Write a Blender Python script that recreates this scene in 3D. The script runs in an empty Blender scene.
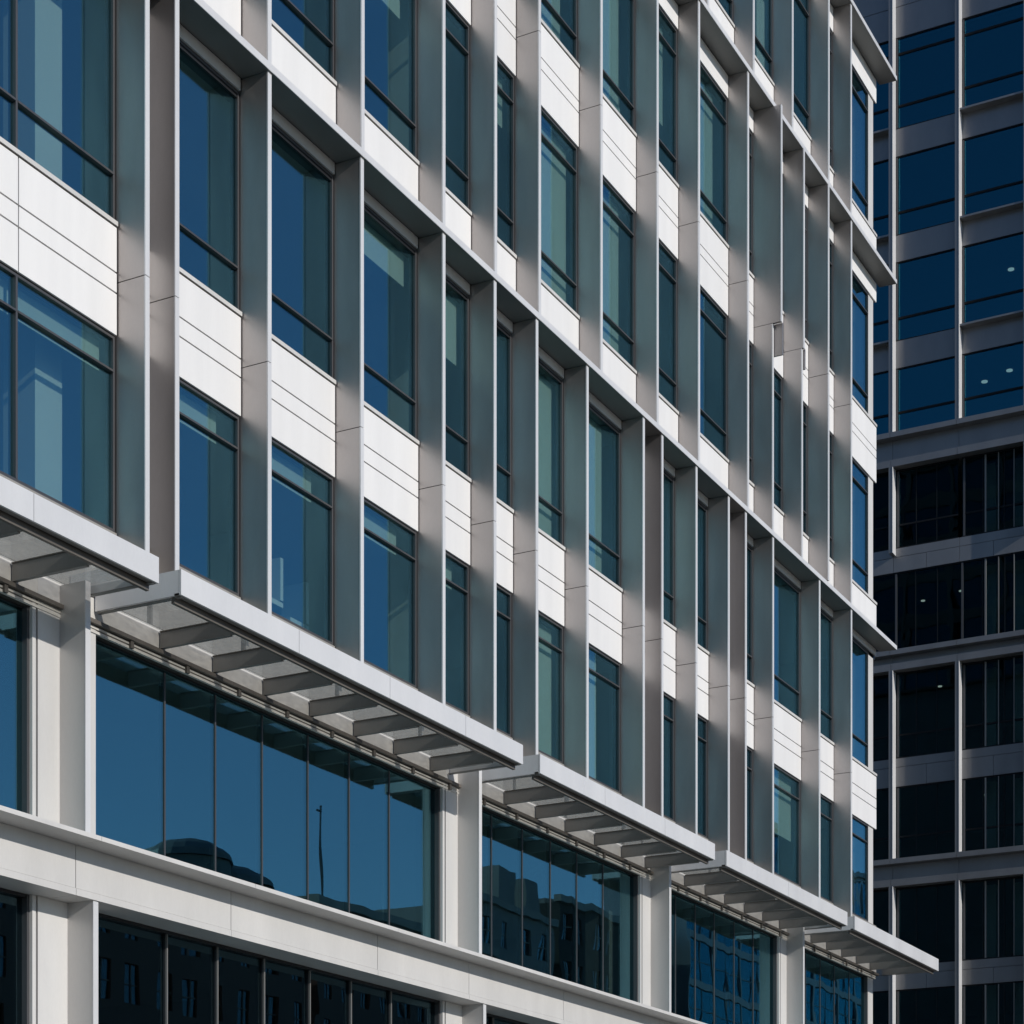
import bpy, math, random
random.seed(7)
S = bpy.context.scene
# ------------------------------------------------------------------ camera, sky, sun, exposure
EYE = 1.6
FPX = 2050.0
YAW = math.atan(1088.0 / FPX)            # camera turned left of the facade direction (+Y)
SA, CA = math.sin(YAW), math.cos(YAW)
cd = bpy.data.cameras.new("camera"); cam = bpy.data.objects.new("camera", cd)
S.collection.objects.link(cam); S.camera = cam
cam.location = (0, 0, EYE)
cam.rotation_euler = (math.radians(90), 0, YAW)
cd.sensor_width = 36.0; cd.lens = FPX / 1024.0 * 36.0
cd.shift_y = (1300 - 512) / 1024.0
cd.clip_end = 5000

SUN_AZ = math.radians(10.5)                # off the facade normal, towards -Y
SUN_EL = math.radians(24.0)
w = bpy.data.worlds.new("World"); S.world = w; w.use_nodes = True
nt = w.node_tree; bg = nt.nodes["Background"]
sky = nt.nodes.new("ShaderNodeTexSky"); sky.sky_type = 'NISHITA'; sky.sun_disc = False
sky.sun_elevation = SUN_EL
sky.sun_rotation = math.radians(90) + SUN_AZ      # sun over +X, a little towards -Y
sky.air_density = 1.0; sky.dust_density = 0.2; sky.ozone_density = 4.5; sky.altitude = 200
nt.links.new(sky.outputs[0], bg.inputs[0]); bg.inputs[1].default_value = 0.1
ld = bpy.data.lights.new("sun", 'SUN'); ld.energy = 3.2; ld.angle = math.radians(0.5); ld.color = (1, .945, .88)
sun = bpy.data.objects.new("sun", ld); S.collection.objects.link(sun)
from mathutils import Vector
sd = Vector((math.cos(SUN_EL) * math.cos(SUN_AZ), -math.cos(SUN_EL) * math.sin(SUN_AZ), math.sin(SUN_EL)))
sun.rotation_euler = sd.to_track_quat('Z', 'Y').to_euler(); sun.location = sd * 60
S.view_settings.view_transform = 'Standard'; S.view_settings.look = 'None'
S.view_settings.exposure = 0.0; S.view_settings.gamma = 1.0
S.render.engine = 'CYCLES'
S.cycles.max_bounces = 10; S.cycles.transparent_max_bounces = 24; S.cycles.glossy_bounces = 5
S.cycles.diffuse_bounces = 5

# ------------------------------------------------------------------ materials
def new_mat(name):
    m = bpy.data.materials.new(name); m.use_nodes = True
    return m, m.node_tree, m.node_tree.nodes["Principled BSDF"]

def noise(nt, scale, detail=4, rough=.55, stretch=(1, 1, 1)):
    tc = nt.nodes.new("ShaderNodeTexCoord"); mp = nt.nodes.new("ShaderNodeMapping")
    mp.inputs['Scale'].default_value = stretch
    n = nt.nodes.new("ShaderNodeTexNoise"); n.inputs['Scale'].default_value = scale
    n.inputs['Detail'].default_value = detail; n.inputs['Roughness'].default_value = rough
    nt.links.new(tc.outputs['Object'], mp.inputs[0]); nt.links.new(mp.outputs[0], n.inputs[0])
    return n

def ramp(nt, src, lo, hi, c0, c1):
    r = nt.nodes.new("ShaderNodeMapRange")
    r.inputs['From Min'].default_value = lo; r.inputs['From Max'].default_value = hi
    r.inputs['To Min'].default_value = c0; r.inputs['To Max'].default_value = c1
    nt.links.new(src, r.inputs['Value'])
    return r.outputs[0]

def panel(name, col, rough=.5, metal=0., var=.05, dirt=.1, rvar=.08, spec=.4, stretch=(1, 1, .25), bump=0.):
    """painted or anodised sheet: soft blotches, fine streaks of dirt"""
    m, nt, p = new_mat(name)
    n1 = noise(nt, 1.3, 5, .6, stretch); n2 = noise(nt, 38, 3, .7, (1, 1, .35))
    f1 = ramp(nt, n1.outputs[0], .3, .7, 1 - dirt, 1 + var); f2 = ramp(nt, n2.outputs[0], .2, .8, 1 - var, 1 + var)
    mu = nt.nodes.new("ShaderNodeMath"); mu.operation = 'MULTIPLY'
    nt.links.new(f1, mu.inputs[0]); nt.links.new(f2, mu.inputs[1])
    oi = nt.nodes.new("ShaderNodeObjectInfo"); mu2 = nt.nodes.new("ShaderNodeMath"); mu2.operation = 'MULTIPLY'
    nt.links.new(mu.outputs[0], mu2.inputs[0]); nt.links.new(ramp(nt, oi.outputs['Random'], 0, 1, .965, 1.02), mu2.inputs[1])
    if bump:
        nb = noise(nt, 1.1, 2, .5, (1, 1, .5)); bp = nt.nodes.new("ShaderNodeBump"); bp.inputs['Distance'].default_value = bump
        nt.links.new(nb.outputs[0], bp.inputs['Height']); nt.links.new(bp.outputs[0], p.inputs['Normal'])
    vm = nt.nodes.new("ShaderNodeVectorMath"); vm.operation = 'SCALE'; vm.inputs[0].default_value = col
    nt.links.new(mu2.outputs[0], vm.inputs['Scale']); nt.links.new(vm.outputs[0], p.inputs['Base Color'])
    nt.links.new(ramp(nt, n1.outputs[0], .3, .7, rough - rvar, rough + rvar), p.inputs['Roughness'])
    p.inputs['Metallic'].default_value = metal
    p.inputs['Specular IOR Level'].default_value = spec
    return m

def glass(name, tint, ior, wav=.02, refl=(.85, .93, 1.0), dirt=0.0):
    """thin window pane: tinted see-through plus a clear reflection that grows at grazing angles"""
    m, nt, p = new_mat(name); nt.nodes.remove(p)
    out = nt.nodes["Material Output"]
    tr = nt.nodes.new("ShaderNodeBsdfTransparent"); tr.inputs[0].default_value = (*tint, 1)
    gl = nt.nodes.new("ShaderNodeBsdfGlossy"); gl.inputs['Roughness'].default_value = 0.0
    gl.inputs[0].default_value = (*refl, 1)
    # Schlick reflectance, the same from both sides of the pane (ior here is the head-on reflectance)
    ge = nt.nodes.new("ShaderNodeNewGeometry"); dt = nt.nodes.new("ShaderNodeVectorMath"); dt.operation = 'DOT_PRODUCT'
    nt.links.new(ge.outputs['Incoming'], dt.inputs[0]); nt.links.new(ge.outputs['Normal'], dt.inputs[1])
    def mth(op, a, b):
        q = nt.nodes.new("ShaderNodeMath"); q.operation = op
        for i, v in enumerate((a, b)):
            if v is None: continue
            if isinstance(v, (int, float)): q.inputs[i].default_value = v
            else: nt.links.new(v, q.inputs[i])
        return q.outputs[0]
    c_ = mth('POWER', mth('SUBTRACT', 1.0, mth('ABSOLUTE', dt.outputs['Value'], None)), 5.0)
    fac = mth('ADD', mth('MULTIPLY', c_, 1 - ior), ior)
    mx = nt.nodes.new("ShaderNodeMixShader")
    n = noise(nt, .75, 2, .4, (1, 1, .6)); b = nt.nodes.new("ShaderNodeBump")
    b.inputs['Strength'].default_value = 1.0; b.inputs['Distance'].default_value = wav
    nt.links.new(n.outputs[0], b.inputs['Height']); nt.links.new(b.outputs[0], gl.inputs['Normal'])
    nt.links.new(fac, mx.inputs[0]); nt.links.new(tr.outputs[0], mx.inputs[1]); nt.links.new(gl.outputs[0], mx.inputs[2])
    if dirt:
        df = nt.nodes.new("ShaderNodeBsdfDiffuse"); df.inputs[0].default_value = (.42, .42, .40, 1)
        tl = nt.nodes.new("ShaderNodeBsdfTranslucent"); tl.inputs[0].default_value = (.5, .5, .48, 1)
        ad = nt.nodes.new("ShaderNodeMixShader"); ad.inputs[0].default_value = .6
        nt.links.new(df.outputs[0], ad.inputs[1]); nt.links.new(tl.outputs[0], ad.inputs[2])
        nn = noise(nt, 9, 9, .8, (1, .6, 1)); m2 = nt.nodes.new("ShaderNodeMixShader")
        nt.links.new(ramp(nt, nn.outputs[0], .35, .7, dirt * .5, dirt * 1.5), m2.inputs[0])
        nt.links.new(mx.outputs[0], m2.inputs[1]); nt.links.new(ad.outputs[0], m2.inputs[2])
        nt.links.new(m2.outputs[0], out.inputs[0])
    else:
        nt.links.new(mx.outputs[0], out.inputs[0])
    return m

def brick(name, c1, c2, mortar):
    m, nt, p = new_mat(name)
    tc = nt.nodes.new("ShaderNodeTexCoord"); mp = nt.nodes.new("ShaderNodeMapping")
    mp.inputs['Rotation'].default_value = (math.radians(90), 0, math.radians(90))
    b = nt.nodes.new("ShaderNodeTexBrick"); b.inputs['Scale'].default_value = 4
    b.inputs[1].default_value = (*c1, 1); b.inputs[2].default_value = (*c2, 1); b.inputs[3].default_value = (*mortar, 1)
    nt.links.new(tc.outputs['Object'], mp.inputs[0]); nt.links.new(mp.outputs[0], b.inputs[0])
    nt.links.new(b.outputs[0], p.inputs['Base Color']); p.inputs['Roughness'].default_value = .9
    return m

def ground(name, c, var, scale):
    m, nt, p = new_mat(name)
    n = noise(nt, scale, 8, .7)
    vm = nt.nodes.new("ShaderNodeVectorMath"); vm.operation = 'SCALE'; vm.inputs[0].default_value = c
    nt.links.new(ramp(nt, n.outputs[0], .3, .7, 1 - var, 1 + var), vm.inputs['Scale'])
    nt.links.new(vm.outputs[0], p.inputs['Base Color']); p.inputs['Roughness'].default_value = .9
    return m

M = dict(
    white=panel('white_panel', (.785, .78, .77), .6, 0, .015, .05, spec=.25, stretch=(2.2, 2.2, .22)),
    paint=panel('light_grey_paint', (.63, .62, .60), .42, 0, .03, .10),
    column=panel('column_shaded_tone', (.56, .55, .54), .42, .35, .03, .08, bump=.003),  # body tone darkened: shade of the column sides put into the colour
    edge=panel('pale_trim_and_lit_face', (.69, .692, .695), .35, .1, .03, .06),  # canopy fascia colour; also painted sunlight on fin tips and column strips
    fin=panel('brushed_fin_metal', (.485, .455, .445), .40, .84, .03, .10, .05, bump=.004),
    soffit=panel('soffit_metal', (.22, .215, .205), .5, .3, .03, .1),
    canopy=panel('canopy_steel', (.27, .262, .25), .42, .25, .04, .16),
    cream=panel('cream_upstand', (.62, .60, .56), .5, 0, .03, .1),
    dark=panel('dark_frame', (.03, .032, .036), .38, .3, .05, .1),
    ink=panel('black_frame', (.010, .011, .013), .5, 0, .05, .1, spec=.2),
    frame=panel('grey_frame', (.085, .085, .09), .4, .3, .05, .1),
    black=panel('gap_backing', (.05, .045, .04), .8, 0, .05, .1),
    rail=panel('brown_rail', (.15, .135, .12), .5, .2, .05, .2),
    inner=panel('plaster', (.62, .63, .60), .8, 0, .02, .05),
    ceil=panel('ceiling_tile', (.55, .56, .54), .9, 0, .02, .05),
    floor=panel('carpet', (.10, .10, .10), .95, 0, .05, .1),
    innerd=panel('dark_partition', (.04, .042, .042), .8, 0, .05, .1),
    blind=panel('roller_blind_cloth', (.50, .52, .48), .85, 0, .03, .06),
    rpanel=panel('tower_panel', (.27, .268, .27), .38, .55, .03, .1, .05),
    glass=glass('window_glass', (.80, .89, .87), .22, .003, (.36, .82, 1.0)),
    glassl=glass('shopfront_glass', (.58, .66, .66), .26, .0028, (.42, .88, 1.0)),
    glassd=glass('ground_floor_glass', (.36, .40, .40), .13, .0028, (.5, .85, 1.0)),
    glassk=glass('tower_dark_glass', (.46, .56, .56), .04, .004, (.4, .85, 1.0)),
    glassr=glass('tower_glass', (.45, .62, .66), .12, .004, (.12, .74, 1.0)),
    glassc=glass('canopy_glass', (.97, .97, .96), .03, .003, dirt=.30),
    glasso=glass('opposite_glass', (.2, .25, .27), .20, .01, (.5, .85, 1.0)),
    brick=brick('red_brick', (.32, .12, .08), (.24, .09, .06), (.22, .2, .18)),
    stone=panel('stone_trim', (.38, .36, .32), .8, 0, .05, .15),
    concrete=panel('concrete', (.32, .31, .29), .85, 0, .05, .2),
    copper=panel('lead_roof', (.16, .19, .19), .6, .2, .05, .2),
    asphalt=ground('asphalt', (.05, .05, .052), .25, 6),
    paving=ground('paving', (.19, .185, .175), .15, 3),
    earth=ground('city_ground', (.16, .155, .14), .2, .3),
    line=ground('road_paint', (.75, .75, .72), .08, 9),
)
lm, lnt, lp = new_mat('lamp_lens'); lp.inputs['Emission Color'].default_value = (1, .95, .85, 1); lp.inputs['Emission Strength'].default_value = .8
M['lamp'] = lm

# ------------------------------------------------------------------ mesh building
class MB:
    """collects boxes / prisms; heights are measured from the eye level and lifted by EYE"""
    def __init__(s): s.v = []; s.f = []; s.mi = []; s.mats = []
    def _m(s, mat):
        if mat not in s.mats: s.mats.append(mat)
        return s.mats.index(mat)
    def box(s, x0, x1, y0, y1, z0, z1, mat):
        if x0 > x1: x0, x1 = x1, x0
        if y0 > y1: y0, y1 = y1, y0
        if z0 > z1: z0, z1 = z1, z0
        b = len(s.v); k = s._m(mat)
        s.v += [(x, y, z + EYE) for z in (z0, z1) for x, y in ((x0, y0), (x1, y0), (x1, y1), (x0, y1))]
        for q in ((0, 3, 2, 1), (4, 5, 6, 7), (0, 1, 5, 4), (1, 2, 6, 5), (2, 3, 7, 6), (3, 0, 4, 7)):
            s.f.append([b + i for i in q]); s.mi.append(k)
        return s
    def prism_y(s, prof, y0, y1, mat):
        """profile of (x,z) points counter-clockwise seen from -Y, run along Y"""
        b = len(s.v); k = s._m(mat); n = len(prof)
        s.v += [(x, y0, z + EYE) for x, z in prof] + [(x, y1, z + EYE) for x, z in prof]
        s.f.append([b + i for i in range(n)]); s.mi.append(k)
        s.f.append([b + n + i for i in reversed(range(n))]); s.mi.append(k)
        for i in range(n):
            j = (i + 1) % n
            s.f.append([b + i, b + n + i, b + n + j, b + j]); s.mi.append(k)
        return s
    def disc(s, cx, cy, z, r, h, mat, n=14):
        b = len(s.v); k = s._m(mat)
        for zz in (z, z + h):
            s.v += [(cx + r * math.cos(2 * math.pi * i / n), cy + r * math.sin(2 * math.pi * i / n), zz + EYE) for i in range(n)]
        s.f.append([b + i for i in reversed(range(n))]); s.mi.append(k)
        s.f.append([b + n + i for i in range(n)]); s.mi.append(k)
        for i in range(n):
            j = (i + 1) % n
            s.f.append([b + i, b + j, b + n + j, b + n + i]); s.mi.append(k)
        return s
    def quad(s, pts, mat):
        b = len(s.v); s.v += [(x, y, z + EYE) for x, y, z in pts]; s.f.append([b, b + 1, b + 2, b + 3]); s.mi.append(s._m(mat))
        return s
    def build(s, name, parent=None):
        me = bpy.data.meshes.new(name)
        org = parent_origin(parent)
        me.from_pydata([(x - org[0], y - org[1], z - org[2]) for x, y, z in s.v], [], s.f)
        for m in s.mats: me.materials.append(M[m])
        me.polygons.foreach_set('material_index', s.mi)
        me.update()
        o = bpy.data.objects.new(name, me); S.collection.objects.link(o)
        if parent is not None: o.parent = parent
        return o

def parent_origin(p):
    x = y = z = 0.
    while p is not None:
        x += p.location[0]; y += p.location[1]; z += p.location[2]; p = p.parent
    return (x, y, z)

def thing(name, loc, label, cat, group=None):
    o = bpy.data.objects.new(name, None); S.collection.objects.link(o); o.location = loc
    o['label'] = label; o['category'] = cat
    if group: o['group'] = group
    o.empty_display_size = .5
    return o

def structure(name, mb, label):
    o = mb.build(name); o['kind'] = 'structure'; o['label'] = label; o['category'] = name.replace('_', ' ')
    return o

# ------------------------------------------------------------------ setting
structure('ground', MB().box(-1500, 1500, -1500, 1500, -1.9, -1.604, 'earth'), 'wide flat city ground far around the buildings')
structure('road', MB().box(4, 20, -300, 400, -1.75, -1.60, 'asphalt'), 'grey asphalt street in front of the pale office building')
structure('road_marking', (lambda m: [m.box(11.94, 12.06, y, y + 3, -1.65, -1.596, 'line') for y in range(-120, 260, 8)] and m)(MB()), 'broken white centre line on the asphalt street')
structure('pavement', MB().box(-16.3, 3.85, -300, 60, -1.8, -1.48, 'paving').box(20.15, 30, -300, 400, -1.8, -1.48, 'paving'), 'pale paving slabs along both sides of the street')
structure('kerb', MB().box(3.85, 4.0, -300, 60, -1.8, -1.475, 'stone').box(20.0, 20.15, -300, 400, -1.8, -1.475, 'stone'), 'stone kerb edging the asphalt street')

# ------------------------------------------------------------------ the office building
XW = -16.0            # facade plane
YE = 49.6             # far corner
Y0 = 8.0              # near end, outside the picture
ob = thing('office_building', (-26, 29, 0), 'pale office block with white spandrels, metal fins and blue glass in the foreground', 'office building')
GX = XW - .065         # glass plane
REC = XW - .03        # frame front

def window(y0, y1, z0, z1, trans=(), mull=(), gl='glass', fr='frame', jamb='dark', blind=None, ft=.032):
    """frame (parent mesh) with glass and blind as sub-parts"""
    m = MB()
    for (a, b, c, d) in ((y0, y1, z0, z0 + ft), (y0, y1, z1 - ft, z1)):
        m.box(REC, REC - .12, a, b, c, d, fr)
    m.box(REC, REC - .12, y0, y0 + ft, z0 + ft, z1 - ft, fr); m.box(REC, REC - .12, y1 - ft, y1, z0 + ft, z1 - ft, fr)
    ys = [y0 + ft] + list(mull) + [y1 - ft]
    for t in trans:
        for a, b in zip(ys[:-1], ys[1:]):
            m.box(REC + .012, REC - .10, a + (.017 if a != ys[0] else 0), b - (.017 if b != ys[-1] else 0), t - .013, t + .013, fr)
    for q in mull: m.box(REC + .004, REC - .11, q - .017, q + .017, z0 + ft, z1 - ft, fr)
    # reveal: dark lining behind the wall panels and beside the fins
    m.box(REC + .003, REC - .02, y0, y0 + .015, z0, z1, jamb)
    w_ = m.build('window', ob)
    MB().box(GX, GX - .012, y0 + ft, y1 - ft, z0 + ft, z1 - ft, gl).build('glass_pane', w_)
    if blind:
        zb, a, b = blind
        MB().box(GX - .16, GX - .165, y0 + .06 + (y1 - y0) * a, y0 - .06 + (y1 - y0) * b, zb, z1 - .03, 'blind').build('roller_blind', w_)
    return w_

def spandrel(y0, y1, z0, z1, joints=(), vj=(), mat='white'):
    m = MB(); g = .011
    m.box(XW - .03, XW - .24, y0, y1, z0 + .01, z1 - .01, 'black')
    zs = [z0] + sorted(joints) + [z1]; ys = [y0] + list(vj) + [y1]
    for a, b in zip(zs[:-1], zs[1:]):
        za = a if a == z0 else a + g; zb = b if b == z1 else b - g
        for c, d in zip(ys[:-1], ys[1:]):
            m.box(XW, XW - .03, c if c == y0 else c + .009, d if d == y1 else d - .009, za, zb, mat)
    return m.build('spandrel_panel', ob)

def sill(y0, y1, z):
    m = MB().box(XW + .022, XW - .07, y0, y1, z - .035, z + .02, 'paint')
    m.box(XW + .004, XW - .03, y0, y1, z - .05, z - .037, 'black')
    m.build('window_sill', ob)

FT = .075; FE = .425
def fin(y, z0, z1, joints=(), e=FE):
    m = MB(); zs = [z0] + list(joints) + [z1]
    for a, b in zip(zs[:-1], zs[1:]):
        m.box(XW - .12, XW + e - .02, y, y + FT, a if a == z0 else a + .006, b if b == z1 else b - .006, 'fin')
    m.box(XW - .1, XW + e - .04, y + .01, y + FT - .01, z0 + .02, z1 - .02, 'black')
    o = m.build('fin', ob)
    t = MB()
    for a, b in zip(zs[:-1], zs[1:]):
        t.box(XW + e - .02, XW + e, y - .004, y + FT + .004, a if a == z0 else a + .006, b if b == z1 else b - .006, 'edge')
    t.build('fin_lit_tip', o)  # paler strip over the tip: sun on the narrow face put into colour
    return o

def ledge(z, y0, y1, e=.5):
    prof = [(XW, z + .015), (XW + e, z), (XW + e, z + .095), (XW, z + .15)]
    m = MB().prism_y(prof, y0, y1, 'soffit')
    o = m.build('sun_ledge', ob)
    MB().box(XW + e, XW + e + .012, y0 - .003, y1 + .003, z - .003, z + .098, 'edge').build('ledge_edge', o)
    return o

# --- fins
F1 = [9.6, 12.2, 14.1, 16.0, 19.87, 20.46, 22.46, 24.76, 27.10, 28.74, 30.2, 32.12, 34.50, 35.35, 37.0, 38.68, 39.62, 41.2, 44.15, 46.38]
F2 = [9.6, 12.2, 14.1, 16.0, 19.87, 20.46, 22.46, 24.78, 27.10, 28.76, 30.3, 32.69, 35.13, 37.13, 39.75, 41.19, 43.0, 44.62, 46.38]
F3 = [9.6, 12.2, 16.0, 19.87, 22.46, 24.78, 27.10, 30.3, 32.69, 35.13, 37.6, 40.07, 42.4, 44.78, 46.36]
for y in F1: fin(y, 8.95, 16.274, (12.43,))
for y in F2:
    if y in (41.19, 43.0):
        # the two fins whose upper half stands further out than the lower one
        e = .62 if y == 41.19 else .47; zj = 20.81 if y == 41.19 else 21.02
        fin(y, 16.40, zj); fin(y, zj + .01, 25.434, e=e)
        MB().box(XW, XW + e - .01, y + FT + .03, y + FT + .07, 20.15 if e > .55 else 20.6, zj + .02, 'fin').build('fin_return', ob)
    else:
        fin(y, 16.40, 25.434, (21.1,), e=.475 if y == 44.62 else FE)
for y in F3: fin(y, 25.57, 30.518, (29.0,) if y < 30 else ())
# --- ledges
ledge(16.275, Y0, YE + .24, .445)
ledge(25.435, Y0, YE + .24, .445)
ledge(30.52, Y0, YE + .24, .445)

B1 = {16.0: (11.37, 0, 1), 20.46: (11.36, .1, .9), 22.46: (11.36, .1, .9), 24.76: (11.36, .1, .9), 27.10: (11.36, 0, .9), 30.2: (9.4, 0, 1), 32.12: (9.4, 0, .75), 41.2: (10.4, .5, 1)}
B1u = {32.12: (13.3, .0, .85), 30.2: (13.3, .1, 1), 27.10: (15.0, .0, 1), 35.35: (13.3, 0, 1), 24.76: (15.55, 0, 1)}
B2 = {22.46: (19.99, .1, .9), 24.78: (19.6, .0, .95), 30.3: (17.6, .2, 1), 32.69: (17.6, .15, .9), 35.13: (18.2, 0, .8), 28.76: (19.6, 0, 1), 44.62: (17.6, .2, .8)}
B2u = {20.46: (24.1, .05, .95), 24.78: (24.46, 0, .95), 30.3: (22.1, .1, .9), 32.69: (22.1, .2, .9), 37.13: (22.1, 0, .9), 35.13: (23.0, .1, .9), 39.75: (22.1, .2, .8), 28.76: (22.1, .3, 1)}
def bays(F):
    L = list(F) + [YE]
    for a, b in zip(L[:-1], L[1:]):
        last = (b == YE)
        yield a, a + FT + .02, (49.05 if last else b - .02), last
def mulls(a, b):
    return (b - 1.76,) if b - a > 3.5 and b < 30 else ()
for a, y0, y1, last in bays(F1):
    yy = y1 if not last else YE
    blank = (y1 - y0) < 1.0
    m1 = mulls(y0, y1)
    spandrel(y0, yy, 8.45, 9.36, mat='concrete')
    if blank:
        spandrel(y0, y1, 9.38, 11.77, mat='rpanel'); spandrel(y0, y1, 11.78, 13.105, (12.29, 12.54)); spandrel(y0, y1, 13.12, 16.26, mat='rpanel'); continue
    window(y0, y1, 9.38, 11.765, (11.335,), m1, blind=B1.get(a))
    spandrel(y0, yy, 11.78, 13.105, (12.29, 12.54), m1)
    sill(y0, yy, 13.14)
    window(y0, y1, 13.16, 16.10, (13.745,), m1, blind=B1u.get(a))
    hb = MB().box(XW - .005, XW - .2, y0, yy, 16.12, 16.285, 'paint'); hb.box(XW - .04, XW - .2, y0, yy, 16.02, 16.12, 'dark'); hb.build('head_box', ob)
for a, y0, y1, last in bays(F2):
    yy = y1 if not last else YE
    m1 = mulls(y0, y1)
    spandrel(y0, yy, 16.415, 17.39, (), m1)
    if (y1 - y0) < 1.0:
        spandrel(y0, y1, 17.40, 20.44, mat='rpanel'); spandrel(y0, y1, 20.45, 21.845, (21.055, 21.26)); spandrel(y0, y1, 21.86, 25.37, mat='rpanel'); continue
    sill(y0, yy, 17.425)
    window(y0, y1, 17.445, 20.435, (17.975, 19.985), m1, blind=B2.get(a))
    spandrel(y0, yy, 20.45, 21.845, (21.055, 21.26), m1)
    sill(y0, yy, 21.88)
    window(y0, y1, 21.90, 24.95, (22.385, 24.445), m1, blind=B2u.get(a))
    spandrel(y0, yy, 24.97, 25.432, (), m1)
for a, y0, y1, last in bays(F3):
    yy = y1 if not last else YE
    spandrel(y0, yy, 25.58, 26.60)
    sill(y0, yy, 26.635)
    window(y0, y1, 26.655, 29.93, (27.15, 29.45))
    spandrel(y0, yy, 29.95, 30.517)
# corner posts beside the last windows
for z0, z1 in ((9.38, 11.79), (13.19, 16.1), (17.46, 20.46), (21.93, 24.96), (26.66, 29.94)):
    MB().box(XW - .04, XW - .45, 49.06, 49.46, z0, z1, 'paint').build('corner_post', ob)

# --- canopies over the shopfront
CE = 1.30
def canopy(y0, y1, joists, fj=()):
    c = MB()
    # outer channel: front plate in lengths, lower flange, inner rail
    ys = [y0] + list(fj) + [y1]
    for a, b in zip(ys[:-1], ys[1:]):
        c.box(XW + CE, XW + CE - .03, a if a == y0 else a + .004, b if b == y1 else b - .004, 8.275, 8.575, 'edge')
    c.box(XW + CE - .03, XW + CE - .10, y0, y1, 8.276, 8.30, 'canopy')
    c.box(XW + CE - .03, XW + CE - .035, y0, y1, 8.31, 8.57, 'black')
    o = c.build('canopy', ob)
    MB().box(XW + CE - .12, XW + CE - .165, y0 + .03, y1 - .03, 8.20, 8.38, 'rail').box(XW + CE - .05, XW + CE - .11, y0 + .03, y1 - .03, 8.31, 8.322, 'paint').build('edge_beam', o)
    for ye, s in ((y0, 1), (y1, -1)):
        MB().box(XW + .02, XW + CE - .031, ye, ye + s * .03, 8.277, 8.572, 'edge').box(XW + .02, XW + CE - .031, ye + s * .031, ye + s * .09, 8.26, 8.275, 'canopy').build('end_plate', o)
    for q in joists:
        j = MB().box(XW + .02, XW + CE - .17, q, q + .045, 8.20, 8.385, 'canopy')
        j.box(XW + .02, XW + CE - .205, q - .008, q + .05, 8.185, 8.1995, 'canopy')
        j.box(XW + .02, XW + CE - .18, q - .015, q + .055, 8.386, 8.40, 'rail')
        j.build('joist', o)
    MB().box(XW + .03, XW + CE - .1, y0 + .04, y1 - .04, 8.405, 8.417, 'glassc').build('glass_roof', o)
    return o
J = 1.13
canopy(9.0, 19.0, [17.96 - J * i for i in range(8)], (11.9, 14.4, 16.86))
canopy(19.42, 28.06, [20.68, 21.79, 22.93, 24.06, 25.21, 26.33, 27.42], (21.89, 24.12, 26.25))
canopy(28.64, 35.84, [29.84, 30.97, 32.1, 33.29, 34.44, 35.5], (31.02, 33.51))
canopy(36.42, 43.52, [37.4, 38.45, 39.5, 40.6, 41.68, 42.7], (39.8,))
canopy(44.03, 50.59, [44.75, 45.82, 46.9, 47.99, 49.05, 50.0], (47.3,))

# wall behind the canopies: cream upstand, rail, twin strips
MB().box(XW - .002, XW - .3, Y0, YE, 8.166, 8.44, 'cream').build('upstand', ob)
MB().box(XW + .065, XW - .2, Y0, YE + .02, 8.115, 8.163, 'rail').build('wall_rail', ob)
st = MB().box(XW + .012, XW - .12, Y0, YE - .1, 8.072, 8.10, 'cream').box(XW + .012, XW - .12, Y0, YE - .1, 8.02, 8.052, 'cream').box(XW - .03, XW - .2, Y0, YE - .1, 8.016, 8.113, 'black')
for i in range(int((YE - 10) / J)):
    y = 9.9 + i * J
    st.box(XW + .013, XW + .045, y, y + .06, 8.02, 8.114, 'rail')
st.build('head_strip', ob)

# --- shopfront: columns, piers, glazing on two storeys
COL = [9.3, 18.80, 28.31, 35.79, 43.19]
def pier(y, z0, z1, wcol=.085, sh=0.):
    y = y + sh
    MB().box(XW, XW - .3, y - .38 - sh, y, z0, z1, 'paint').box(XW - .03, XW - .3, y - .41 - sh, y - .38 - sh, z0, z1, 'black').box(XW - .004, XW - .3, y - .47 - sh, y - .41 - sh, z0, z1, 'paint').box(XW - .001, XW - .3, y + wcol, y + .455, z0, z1, 'paint').box(XW - .05, XW - .3, y + .455, y + .53, z0, z1, 'black').box(XW - .004, XW - .3, y + .53, y + .66 - sh, z0, z1, 'paint').build('pier_cladding', ob)
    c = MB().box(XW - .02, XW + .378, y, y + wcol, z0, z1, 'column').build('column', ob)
    MB().box(XW + .378, XW + .39, y - .003, y + wcol + .003, z0, z1, 'edge').build('column_lit_strip', c)  # lighter front strip paints the sunlit face against the darkened body
    return c
for y in COL:
    pier(y, 5.33, 8.40); pier(y, -1.5, 4.688, sh=.14)
MB().box(XW - .04, XW - .4, 49.06, 49.44, -1.5, 4.688, 'paint').build('corner_post', ob)
MB().box(XW - .04, XW - .4, 49.06, 49.44, 5.33, 8.01, 'paint').build('corner_post', ob)
REC0, GX0 = REC, GX
bays_l = [(9.96, 18.33, [10.9, 12.0, 13.1, 14.2, 15.3, 16.4, 17.4]), (19.46, 27.84, [20.8, 21.88, 22.95, 24.07, 25.15, 26.27]),
          (28.97, 35.32, [29.5, 30.59, 31.64, 32.68, 33.77]), (36.45, 42.72, [37.1, 38.1, 39.1, 40.2, 41.3]), (43.85, 49.05, [44.6, 45.6, 46.6, 47.7])]
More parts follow.
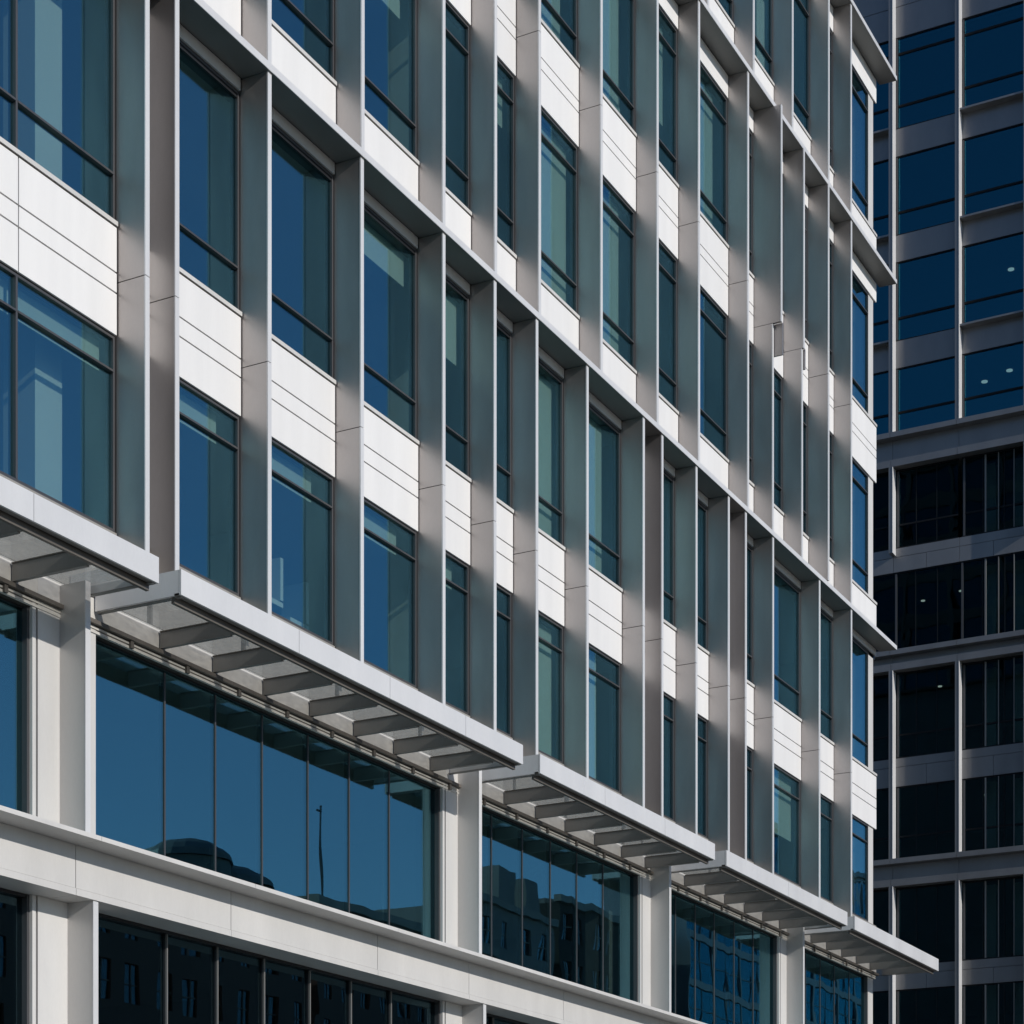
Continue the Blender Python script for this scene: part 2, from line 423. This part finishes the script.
for a, b, ml in bays_l:
    for z0, z1, sh in ((5.33, 8.015, 0), (-1.1, 4.688, .14)):
        m = MB(); ft = .04
        m.box(XW - .05, XW - .20, a, a + ft, z0, z1, 'frame'); m.box(XW - .05, XW - .20, b - ft, b, z0, z1, 'frame')
        m.box(XW - (.06 if sh else .10), XW - .20, a + ft, b - ft, z1 - (ft if sh else .02), z1, 'dark'); m.box(XW - .06, XW - .20, a + ft, b - ft, z0, z0 + ft, 'dark')
        for q in ml:
            if sh == 0: m.box(XW - .112, XW - .20, q + .15 - .013, q + .15 + .013, z0 + ft, z1 - ft, 'frame')
            else: m.box(XW - .10, XW - .20, q + .15 - .02, q + .15 + .02, z0 + ft, z1 - ft, 'dark').box(XW - .075, XW - .0995, q + .15 - .011, q + .15 + .011, z0 + ft, z1 - ft, 'soffit')
        wd = m.build('window', ob)
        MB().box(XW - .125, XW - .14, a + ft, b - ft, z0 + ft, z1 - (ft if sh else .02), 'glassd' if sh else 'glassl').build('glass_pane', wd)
# sill ledge and spandrel beam between the two shopfront storeys
sl = MB(); sj = [Y0, 12.4, 15.5, 18.6, 21.65, 25.2, 28.0, 31.3, 34.6, 37.9, 41, 44.1, 47.2, YE + .3]
for a, b in zip(sj[:-1], sj[1:]): sl.box(XW - .16, XW + .79, a + .003, b - .003, 5.275, 5.328, 'paint')
sl.build('sill_ledge', ob)
bm_ = MB(); bj = [Y0, 12.4, 15.5, 18.61, 21.66, 25.25, 27.96, 31.27, 35.3, 38.5, 41.7, 44.9, 48.0, YE]
for a, b in zip(bj[:-1], bj[1:]): bm_.box(XW + .40, XW + .37, a + .006, b - .006, 4.775, 5.273, 'paint').box(XW + .409, XW - .13, a + .003, b - .003, 4.69, 4.77, 'paint')
bm_.box(XW + .37, XW - .3, Y0, YE, 4.772, 5.27, 'black')
bm_.build('spandrel_beam', ob)
# plinth at the pavement
MB().box(XW, XW - .4, Y0, YE, -1.5, -1.12, 'stone').build('plinth', ob)

# --- body: floor slabs, back wall, inner columns, roof, end walls
XB = -36.0
for zc, zf in ((4.7, 5.3), (8.1, 9.3), (11.9, 13.0), (16.2, 17.3), (20.6, 21.8), (25.1, 26.5), (30.1, 30.6)):
    MB().box(XW - .3, XB, Y0 + .2, YE - .2, zc, zf - .05, 'ceil').box(XW - .3, XB, Y0 + .2, YE - .2, zf - .045, zf, 'floor').build('floor_slab', ob)
MB().box(XB, XB - .3, Y0, YE, -1.5, 30.6, 'concrete').build('rear_wall', ob)
MB().box(XW - .3, XB, YE - .19, YE - .02, -1.5, 30.05, 'paint').build('end_wall', ob)
MB().box(XW - .3, XB, Y0, Y0 + .19, -1.5, 30.05, 'paint').build('end_wall', ob)
MB().box(XW - .3, XB - .3, Y0, YE, 30.62, 30.74, 'concrete').box(XW - .01, XW - .29, Y0, YE, 30.52, 30.68, 'edge').build('roof', ob)
for y in (11.0, 19.06, 28.0, 35.2, 42.9):
    MB().box(-16.6, -17.1, y, y + .49, -1.5, 30.1, 'inner').build('inner_column', ob)
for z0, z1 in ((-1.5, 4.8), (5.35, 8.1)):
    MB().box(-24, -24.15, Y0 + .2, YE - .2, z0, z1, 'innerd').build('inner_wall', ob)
for z0, z1, ys in ((9.3, 11.9, (16.9, 26.0, 33.6, 41.5, 47.5)), (13.0, 16.2, (24.2, 31.0, 38.0, 45.5)), (17.3, 20.6, (23.0, 31.5, 37.6, 47.5)), (21.8, 25.1, (25.2, 33.5, 39.5, 46.5)), (26.5, 30.1, (33.0, 43.0))):
    MB().box(-22.5, -22.65, Y0 + .2, YE - .2, z0, z1, 'inner').build('inner_wall', ob)
    for y in ys: MB().box(-18.6, -22.5, y, y + .12, z0, z1, 'inner').build('inner_wall', ob)
for z0, z1, ys in ((5.35, 8.1, (30.9, 34.5, 40.5, 47.0)), (-1.5, 4.8, (26.0, 39.0))):
    for y in ys: MB().box(-19.0, -24, y, y + .15, z0, z1, 'inner').build('inner_wall', ob)

def chair(x, y, label):
    t = thing('office_chair', (x, y, 9.3 + EYE), label, 'office chair', 'chairs behind the lowest upper-floor window')
    MB().box(x - .24, x + .24, y - .24, y + .24, 9.74, 9.81, 'inner').build('seat', t)
    MB().box(x - .22, x + .22, y + .2, y + .27, 9.85, 10.45, 'inner').build('backrest', t)
    m = MB().box(x - .03, x + .03, y - .03, y + .03, 9.36, 9.74, 'dark').box(x - .03, x + .03, y + .205, y + .235, 9.78, 9.85, 'dark')
    m.box(x - .28, x + .28, y - .025, y + .025, 9.325, 9.359, 'dark').box(x - .025, x + .025, y - .28, y - .026, 9.325, 9.359, 'dark').box(x - .025, x + .025, y + .026, y + .28, 9.325, 9.359, 'dark')
    m.build('base', t)
chair(-16.62, 23.75, 'pale office chair behind the glass above the long canopy, nearer the window pane')
chair(-16.85, 24.75, 'pale office chair behind the glass just above the long canopy, deeper in the room')
# ------------------------------------------------------------------ the darker tower across the side street
YT = 75.0
def tx(px, y=YT):
    t = (px - 512) / FPX
    return y * (t * CA - SA) / (CA + t * SA)
KT = (-tx(896.8) * SA + YT * CA) / FPX
def tz(py): return (1300 - py) * KT
tb = thing('glass_tower', (-24, 86, 0), 'dark blue glass tower with grey metal bands behind the pale block', 'office tower')
XA = tx(888.5, YT - .42); XBc = tx(954.8, YT - .42); SP = XBc - XA; CW = .145; CP = .42
cols = [XA + SP * i for i in range(-6, 6)]
XL, XR = cols[0] - SP, cols[-1] + SP
def tfin(x, z0, z1):
    o = MB().box(x, x + CW, YT - CP + .015, YT + .1, z0, z1, 'rpanel').build('column', tb)
    MB().box(x + CW, x + CW + .012, YT - CP, YT - .02, z0 + .002, z1 - .002, 'edge').build('column_lit_strip', o)  # pale strip added on the side face, painting the sun that falls there
upper = [(38.4, 129.7), (157, 236), (262.5, 341.6), (368.8, 436)]       # glass top / bottom in the four upper storeys
for k, (t, b) in enumerate(upper):
    for i in range(len(cols) - 1):
        x0, x1 = cols[i] + CW + .03, cols[i + 1] - .02
        if x1 < -34 or x0 > -8: continue
        z0, z1 = tz(b), tz(t); m = MB(); f = .06
        m.box(x0, x1, YT, YT + .12, z0, z0 + .04, 'ink').box(x0, x1, YT, YT + .12, z1 - .04, z1, 'ink')
        m.box(x0, x0 + f, YT - .01, YT + .12, z0 + .04, z1 - .04, 'frame').box(x1 - .03, x1, YT, YT + .12, z0 + .04, z1 - .04, 'ink')
        m.box(x0 + f, x1 - .03, YT + .005, YT + .12, z0 + .82, z0 + .90, 'ink')
        if k == 0: m.box(x0 + f, x1 - .03, YT + .005, YT + .12, z1 - .66, z1 - .58, 'ink')
        wd = m.build('window', tb)
        MB().box(x0 + f, x1 - .03, YT + .04, YT + .055, z0 + .04, z1 - .04, 'glassr').build('glass_pane', wd)
        zt = tz(b) - .005
        zb_ = tz(upper[k + 1][0]) + .005 if k < 3 else None
        if zb_:
            MB().box(x0 - .03, x1 + .02, YT - .02, YT + .25, zb_, zt, 'rpanel').build('spandrel_panel', tb)
            if (i + (len(cols) - 6)) % 2 == 1:
                MB().box(x0 - .028, x1 + .018, YT - .34, YT - .021, zt - .10, zt - .03, 'rpanel').build('sun_ledge', tb)
# top band above the upper storeys
mm = MB()
for i in range(len(cols) - 1):
    x0, x1 = cols[i] + CW + .005, cols[i + 1] - .005
    mm.box(x0, x1, YT - .02, YT + .3, tz(38.4) + .005, tz(8), 'rpanel').box(x0, x1, YT - .02, YT + .3, tz(7.4), tz(-40), 'rpanel')
mm.build('upper_band', tb)
for x in cols: tfin(x, tz(437), tz(-60))
def belt(t, b):
    zt, zb_ = tz(t), tz(b); m = MB()
    for i in range(len(cols) - 1):
        a, c = cols[i] + CW * .5 + .006, cols[i + 1] + CW * .5 - .006
        m.box(a, c, YT - CP - .06, YT + .3, zt - .19, zt, 'rpanel').box(a, c, YT - .12, YT + .3, zb_ + .26, zt - .192, 'rpanel').box(a, c, YT - CP + .05, YT + .3, zb_, zb_ + .258, 'rpanel')
    m.build('belt_course', tb)
belts = [(436.5, 470), (653, 673), (861, 888), (1068, 1092)]
for t, b in belts: belt(t, b)
low = [(470.5, 548.9), (572.6, 652.5), (673.5, 758.8), (787, 860.5), (888.5, 966), (990, 1067), (1093, 1172), (1196, 1260)]
for k, (t, b) in enumerate(low):
    z0, z1 = tz(b), tz(t)
    for i in range(len(cols) - 1):
        x0, x1 = cols[i] + CW + .002, cols[i + 1] - .002
        if k in (1,): x0, x1 = cols[i] + CW * .5, cols[i + 1] + CW * .5
        if x1 < -34 or x0 > -8: continue
        m = MB()
        m.box(x0, x1, YT, YT + .12, z0, z0 + .05, 'ink').box(x0, x1, YT, YT + .12, z1 - .05, z1, 'ink')
        m.box(x0 + .05, x0 + .12, YT, YT + .12, z0 + .05, z1 - .05, 'frame')
        for fr_ in (.33, .66): m.box(x0 + (x1 - x0) * fr_ - .013, x0 + (x1 - x0) * fr_ + .013, YT + .02, YT + .12, z0 + .05, z1 - .05, 'ink')
        for p, q in ((.12, .33 * (x1 - x0) - .02), (.33 * (x1 - x0) + .02, .66 * (x1 - x0) - .02), (.66 * (x1 - x0) + .02, x1 - x0)):
            if k in (0, 2, 3): m.box(x0 + p, x0 + q, YT + .006, YT + .12, z0 + .85, z0 + .91, 'ink')
        for px in (985.5, 998.5, 1014):          # paler glazing bars of the right-hand bay
            xb = tx(px)
            if x0 + .15 < xb < x1 - .1: m.box(xb - (.03 if px < 990 else .016), xb + (.03 if px < 990 else .016), YT - .005, YT + .035, z0 + .05, z1 - .05, 'soffit')
        wd = m.build('window', tb)
        MB().box(x0, x1, YT + .04, YT + .055, z0 + .05, z1 - .05, 'glassk').build('glass_pane', wd)
    if k % 2 == 0:
        z_b = tz(low[k + 1][0]); m = MB()
        for i in range(len(cols) - 1):
            a, c = cols[i] + CW * .5 + .006, cols[i + 1] + CW * .5 - .006
            mid = a + (c - a) * .5
            m.box(a, c, YT - .03, YT + .3, z0 - .32, z0 - .003, 'rpanel')
            for p, q in ((a, mid - .006), (mid + .006, c)): m.box(p, q, YT - .03, YT + .3, z_b + .003, z0 - .335, 'rpanel')
        m.build('spandrel_panel', tb)
for i, x in enumerate(cols):
    if i % 2 == 0: tfin(x, tz(556), tz(470.5))
    tfin(x, tz(861), tz(673.3)); tfin(x, tz(1068), tz(888.3)); tfin(x, -1.5, tz(1092.5))
# inside of the tower
for zc, zf in ((tz(38) + .1, tz(10)), (tz(157) + .05, tz(130) - .3), (tz(262.5) + .05, tz(236) - .3), (tz(368.8) + .05, tz(341.6) - .3), (tz(470.5), tz(437) - .2), (tz(572.6) + .05, tz(549) - .3),
               (tz(673.5), tz(653) - .2), (tz(787) + .05, tz(759) - .3), (tz(888.5), tz(861) - .2), (tz(990) + .1, tz(966) - .3), (tz(1093), tz(1068) - .2)):
    MB().box(XL, XR, YT + .3, YT + 20, zc, zf, 'floor').build('floor_slab', tb)
for px, yy, zc in ((1011, 77.6, tz(262.5) + .05), (1009.5, 77.2, tz(368.8) + .05), (984.5, 77.7, tz(368.8) + .05), (923, 78.6, tz(572.6) + .05), (961, 78.2, tz(572.6) + .05), (940, 77.3, tz(673.5)), (986, 77.9, tz(787) + .05)):
    MB().disc(tx(px, yy), yy, zc - .03, .12 if zc > 30 else .08, .028, 'lamp').build('ceiling_lamp', tb)
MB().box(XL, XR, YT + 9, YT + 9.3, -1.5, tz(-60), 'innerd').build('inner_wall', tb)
MB().box(XL, XL - .3, YT, YT + 20, -1.5, tz(-60), 'rpanel').build('side_wall', tb)
MB().box(XR, XR + .3, YT, YT + 20, -1.5, tz(-60), 'rpanel').build('side_wall', tb)
MB().box(XL, XR, YT, YT + 20, tz(-60), tz(-75), 'concrete').build('roof', tb)
for px in (988, 1016, 1060): 
    x = tx(px, YT + 1.2)
    MB().box(x, x + .35, YT + 1.0, YT + 1.35, -1.5, tz(470.5), 'inner').build('inner_column', tb)

# ------------------------------------------------------------------ across the street: seen in the glass only
def block(name, label, cat, x0, x1, y0, y1, h, wall, nz, dy, win_h, gl='glasso', trim='stone', base=3.0, group=None, wf=.42):
    """block whose -X face looks at the office building, with real window openings"""
    t = thing(name, ((x0 + x1) / 2, (y0 + y1) / 2, 0), label, cat, group)
    H = h; m = MB(); fz = (H + EYE - base) / nz
    n = max(1, int((y1 - y0) / dy)); dyy = (y1 - y0) / n; ww = dyy * wf
    z = -1.6
    m.box(x0, x0 + .4, y0, y1, z, z + base, wall)
    for k in range(nz):
        zb = z + base + k * fz; zt = zb + fz; s0 = zb + (fz - win_h) * .55; s1 = s0 + win_h
        m.box(x0, x0 + .4, y0, y1, zb, s0, wall).box(x0, x0 + .4, y0, y1, s1, zt, wall)
        yy = y0
        for j in range(n):
            c = y0 + dyy * (j + .5)
            m.box(x0, x0 + .4, yy, c - ww / 2, s0, s1, wall); yy = c + ww / 2
        m.box(x0, x0 + .4, yy, y1, s0, s1, wall)
    m.box(x0 + .4, x1, y0, y0 + .4, z, H, wall).box(x0 + .4, x1, y1 - .4, y1, z, H, wall).box(x1 - .4, x1, y0 + .4, y1 - .4, z, H, wall)
    m.build('wall', t)
    MB().box(x0 + .41, x1 - .41, y0 + .41, y1 - .41, H - .5, H - .1, 'concrete').build('roof', t)
    MB().box(x0 - .3, x0 + .5, y0 - .2, y1 + .2, H + .01, H + .5, trim).build('cornice', t)
    MB().box(x0 + 1.0, x0 + 1.1, y0 + .5, y1 - .5, z, H - .6, 'innerd').build('inner_wall', t)
    for k in range(nz):
        zb = z + base + k * fz; s0 = zb + (fz - win_h) * .55; s1 = s0 + win_h
        wm = MB()
        for j in range(n):
            c = y0 + dyy * (j + .5)
            wm.box(x0 + .15, x0 + .17, c - ww / 2, c + ww / 2, s0, s1, gl)
            wm.box(x0 + .10, x0 + .149, c - .03, c + .03, s0, s1, trim).box(x0 + .10, x0 + .148, c - ww / 2, c + ww / 2, (s0 + s1) / 2 - .03, (s0 + s1) / 2 + .03, trim)
        wm.build('window_row', t)
    return t
b1 = block('brick_building', 'dark red brick building across the street with two rounded roof tanks', 'brick building', 31, 48, 62, 95, 20.0, 'brick', 6, 2.3, 1.9, wf=.46)
b2 = block('brick_building', 'longer dark red brick warehouse with a thin mast on its roof', 'brick building', 31, 50, 96, 117, 22.2, 'brick', 7, 2.1, 1.8, wf=.5)
b3 = block('concrete_building', 'grey concrete building with rooftop plant boxes across the street', 'concrete building', 33, 52, 118, 129, 26.3, 'concrete', 7, 2.6, 1.8)
b4 = block('concrete_building', 'plain grey concrete block beside the building with plant boxes', 'concrete building', 33, 52, 130, 145, 28.3, 'innerd', 8, 2.4, 1.9)
b5 = block('glass_office', 'tall bluish glass office building far down the street', 'office tower', 30, 37, 146, 240, 40.0, 'rpanel', 10, 5.6, 3.3, gl='glassr', trim='soffit', wf=.93)
# roof tanks (domed)
def tank(x, y, z, r, h, parent):
    m = MB(); m.disc(x, y, z, r, h, 'copper', 20)
    b = len(m.v); k = m._m('copper'); n = 20; prev = None
    for q in range(5):
        a = q / 5 * math.pi / 2; rr = r * 1.08 * math.cos(a); zz = z + h + r * .5 * math.sin(a)
        m.v += [(x + rr * math.cos(2 * math.pi * i / n), y + rr * math.sin(2 * math.pi * i / n), zz + EYE) for i in range(n)]
        if q:
            for i in range(n):
                j = (i + 1) % n; o_ = b + (q - 1) * n
                m.f.append([o_ + i, o_ + j, o_ + n + j, o_ + n + i]); m.mi.append(k)
    o_ = b + 4 * n; m.f.append([o_ + i for i in range(n)]); m.mi.append(k)
    m.build('roof_tank', parent)
for bb, y0_, y1_, zz, n_ in ((b1, 64, 84, 20.4, 5), (b2, 97.5, 115.5, 22.6, 6)):
    for k in range(n_):
        yy = y0_ + (y1_ - y0_) * k / (n_ - 1); hh = random.uniform(.25, .8); dd = random.uniform(.5, 1.0)
        MB().box(32.4, 33.4 + dd, yy, yy + dd, zz - .7, zz + hh, 'brick' if k % 2 else 'concrete').box(32.3, 33.5 + dd, yy - .1, yy + dd + .1, zz + hh + .001, zz + hh + .12, 'stone').build('chimney', bb)
for k in range(7):
    yy = 119 + k * 3.7; hh = random.uniform(.4, 1.1); zz = 26.2 if yy < 129 else 28.2
    MB().box(34, 36, yy, yy + 1.6, zz - .3, zz + hh, 'concrete').build('plant_box', b3 if yy < 128 else b4)
tank(34.5, 88.6, 20.1, 2.4, 3.2, b1); tank(35.0, 92.6, 20.1, 2.5, 2.6, b1)
MB().box(36, 36.12, 104.4, 104.52, 21.6, 30, 'dark').box(36.0, 36.1, 104.0, 104.39, 29.6, 29.7, 'dark').build('mast', b2)
MB().box(34.0, 35.6, 122.6, 125.6, 25.8, 29.6, 'concrete').build('plant_box', b3)
MB().box(34.0, 35.6, 126.6, 128.8, 25.8, 29.4, 'concrete').build('plant_box', b3)

# ------------------------------------------------------------------ tall block behind the viewer: fills the reflections of the tower's lower glass
def slab_tower(name, label, x0, x1, y0, y1, h, n, m_):
    t = thing(name, ((x0 + x1) / 2, (y0 + y1) / 2, 0), label, 'high-rise block')
    m = MB().box(x0, x1, y0, y1 - .3, -1.6, h, 'innerd'); m.build('core', t)
    g = MB(); fz = (h + 1.6) / n
    for k in range(n): g.box(x0 - .05, x1 + .05, y1 - .29, y1, -1.6 + k * fz, -1.6 + k * fz + 1.1, 'concrete')
    g.build('spandrel_panel', t)
    g = MB(); dx = (x1 - x0) / m_
    for j in range(m_ + 1): g.box(x0 + j * dx - .2, x0 + j * dx + .2, y1 + .001, y1 + .3, -1.6, h, 'concrete')
    g.build('pilaster', t)
    g = MB()
    for k in range(n): g.box(x0, x1, y1 - .2, y1 - .18, -1.6 + k * fz + 1.1, -1.6 + (k + 1) * fz, 'glasso')
    g.build('window_row', t)
    MB().box(x0 - .1, x1 + .1, y0, y1 + .3, h + .01, h + 1, 'concrete').build('roof', t)
slab_tower('high_rise_block', 'dark high-rise block with concrete bands standing behind the viewer', -70, 40, -70, -48, 82, 22, 24)
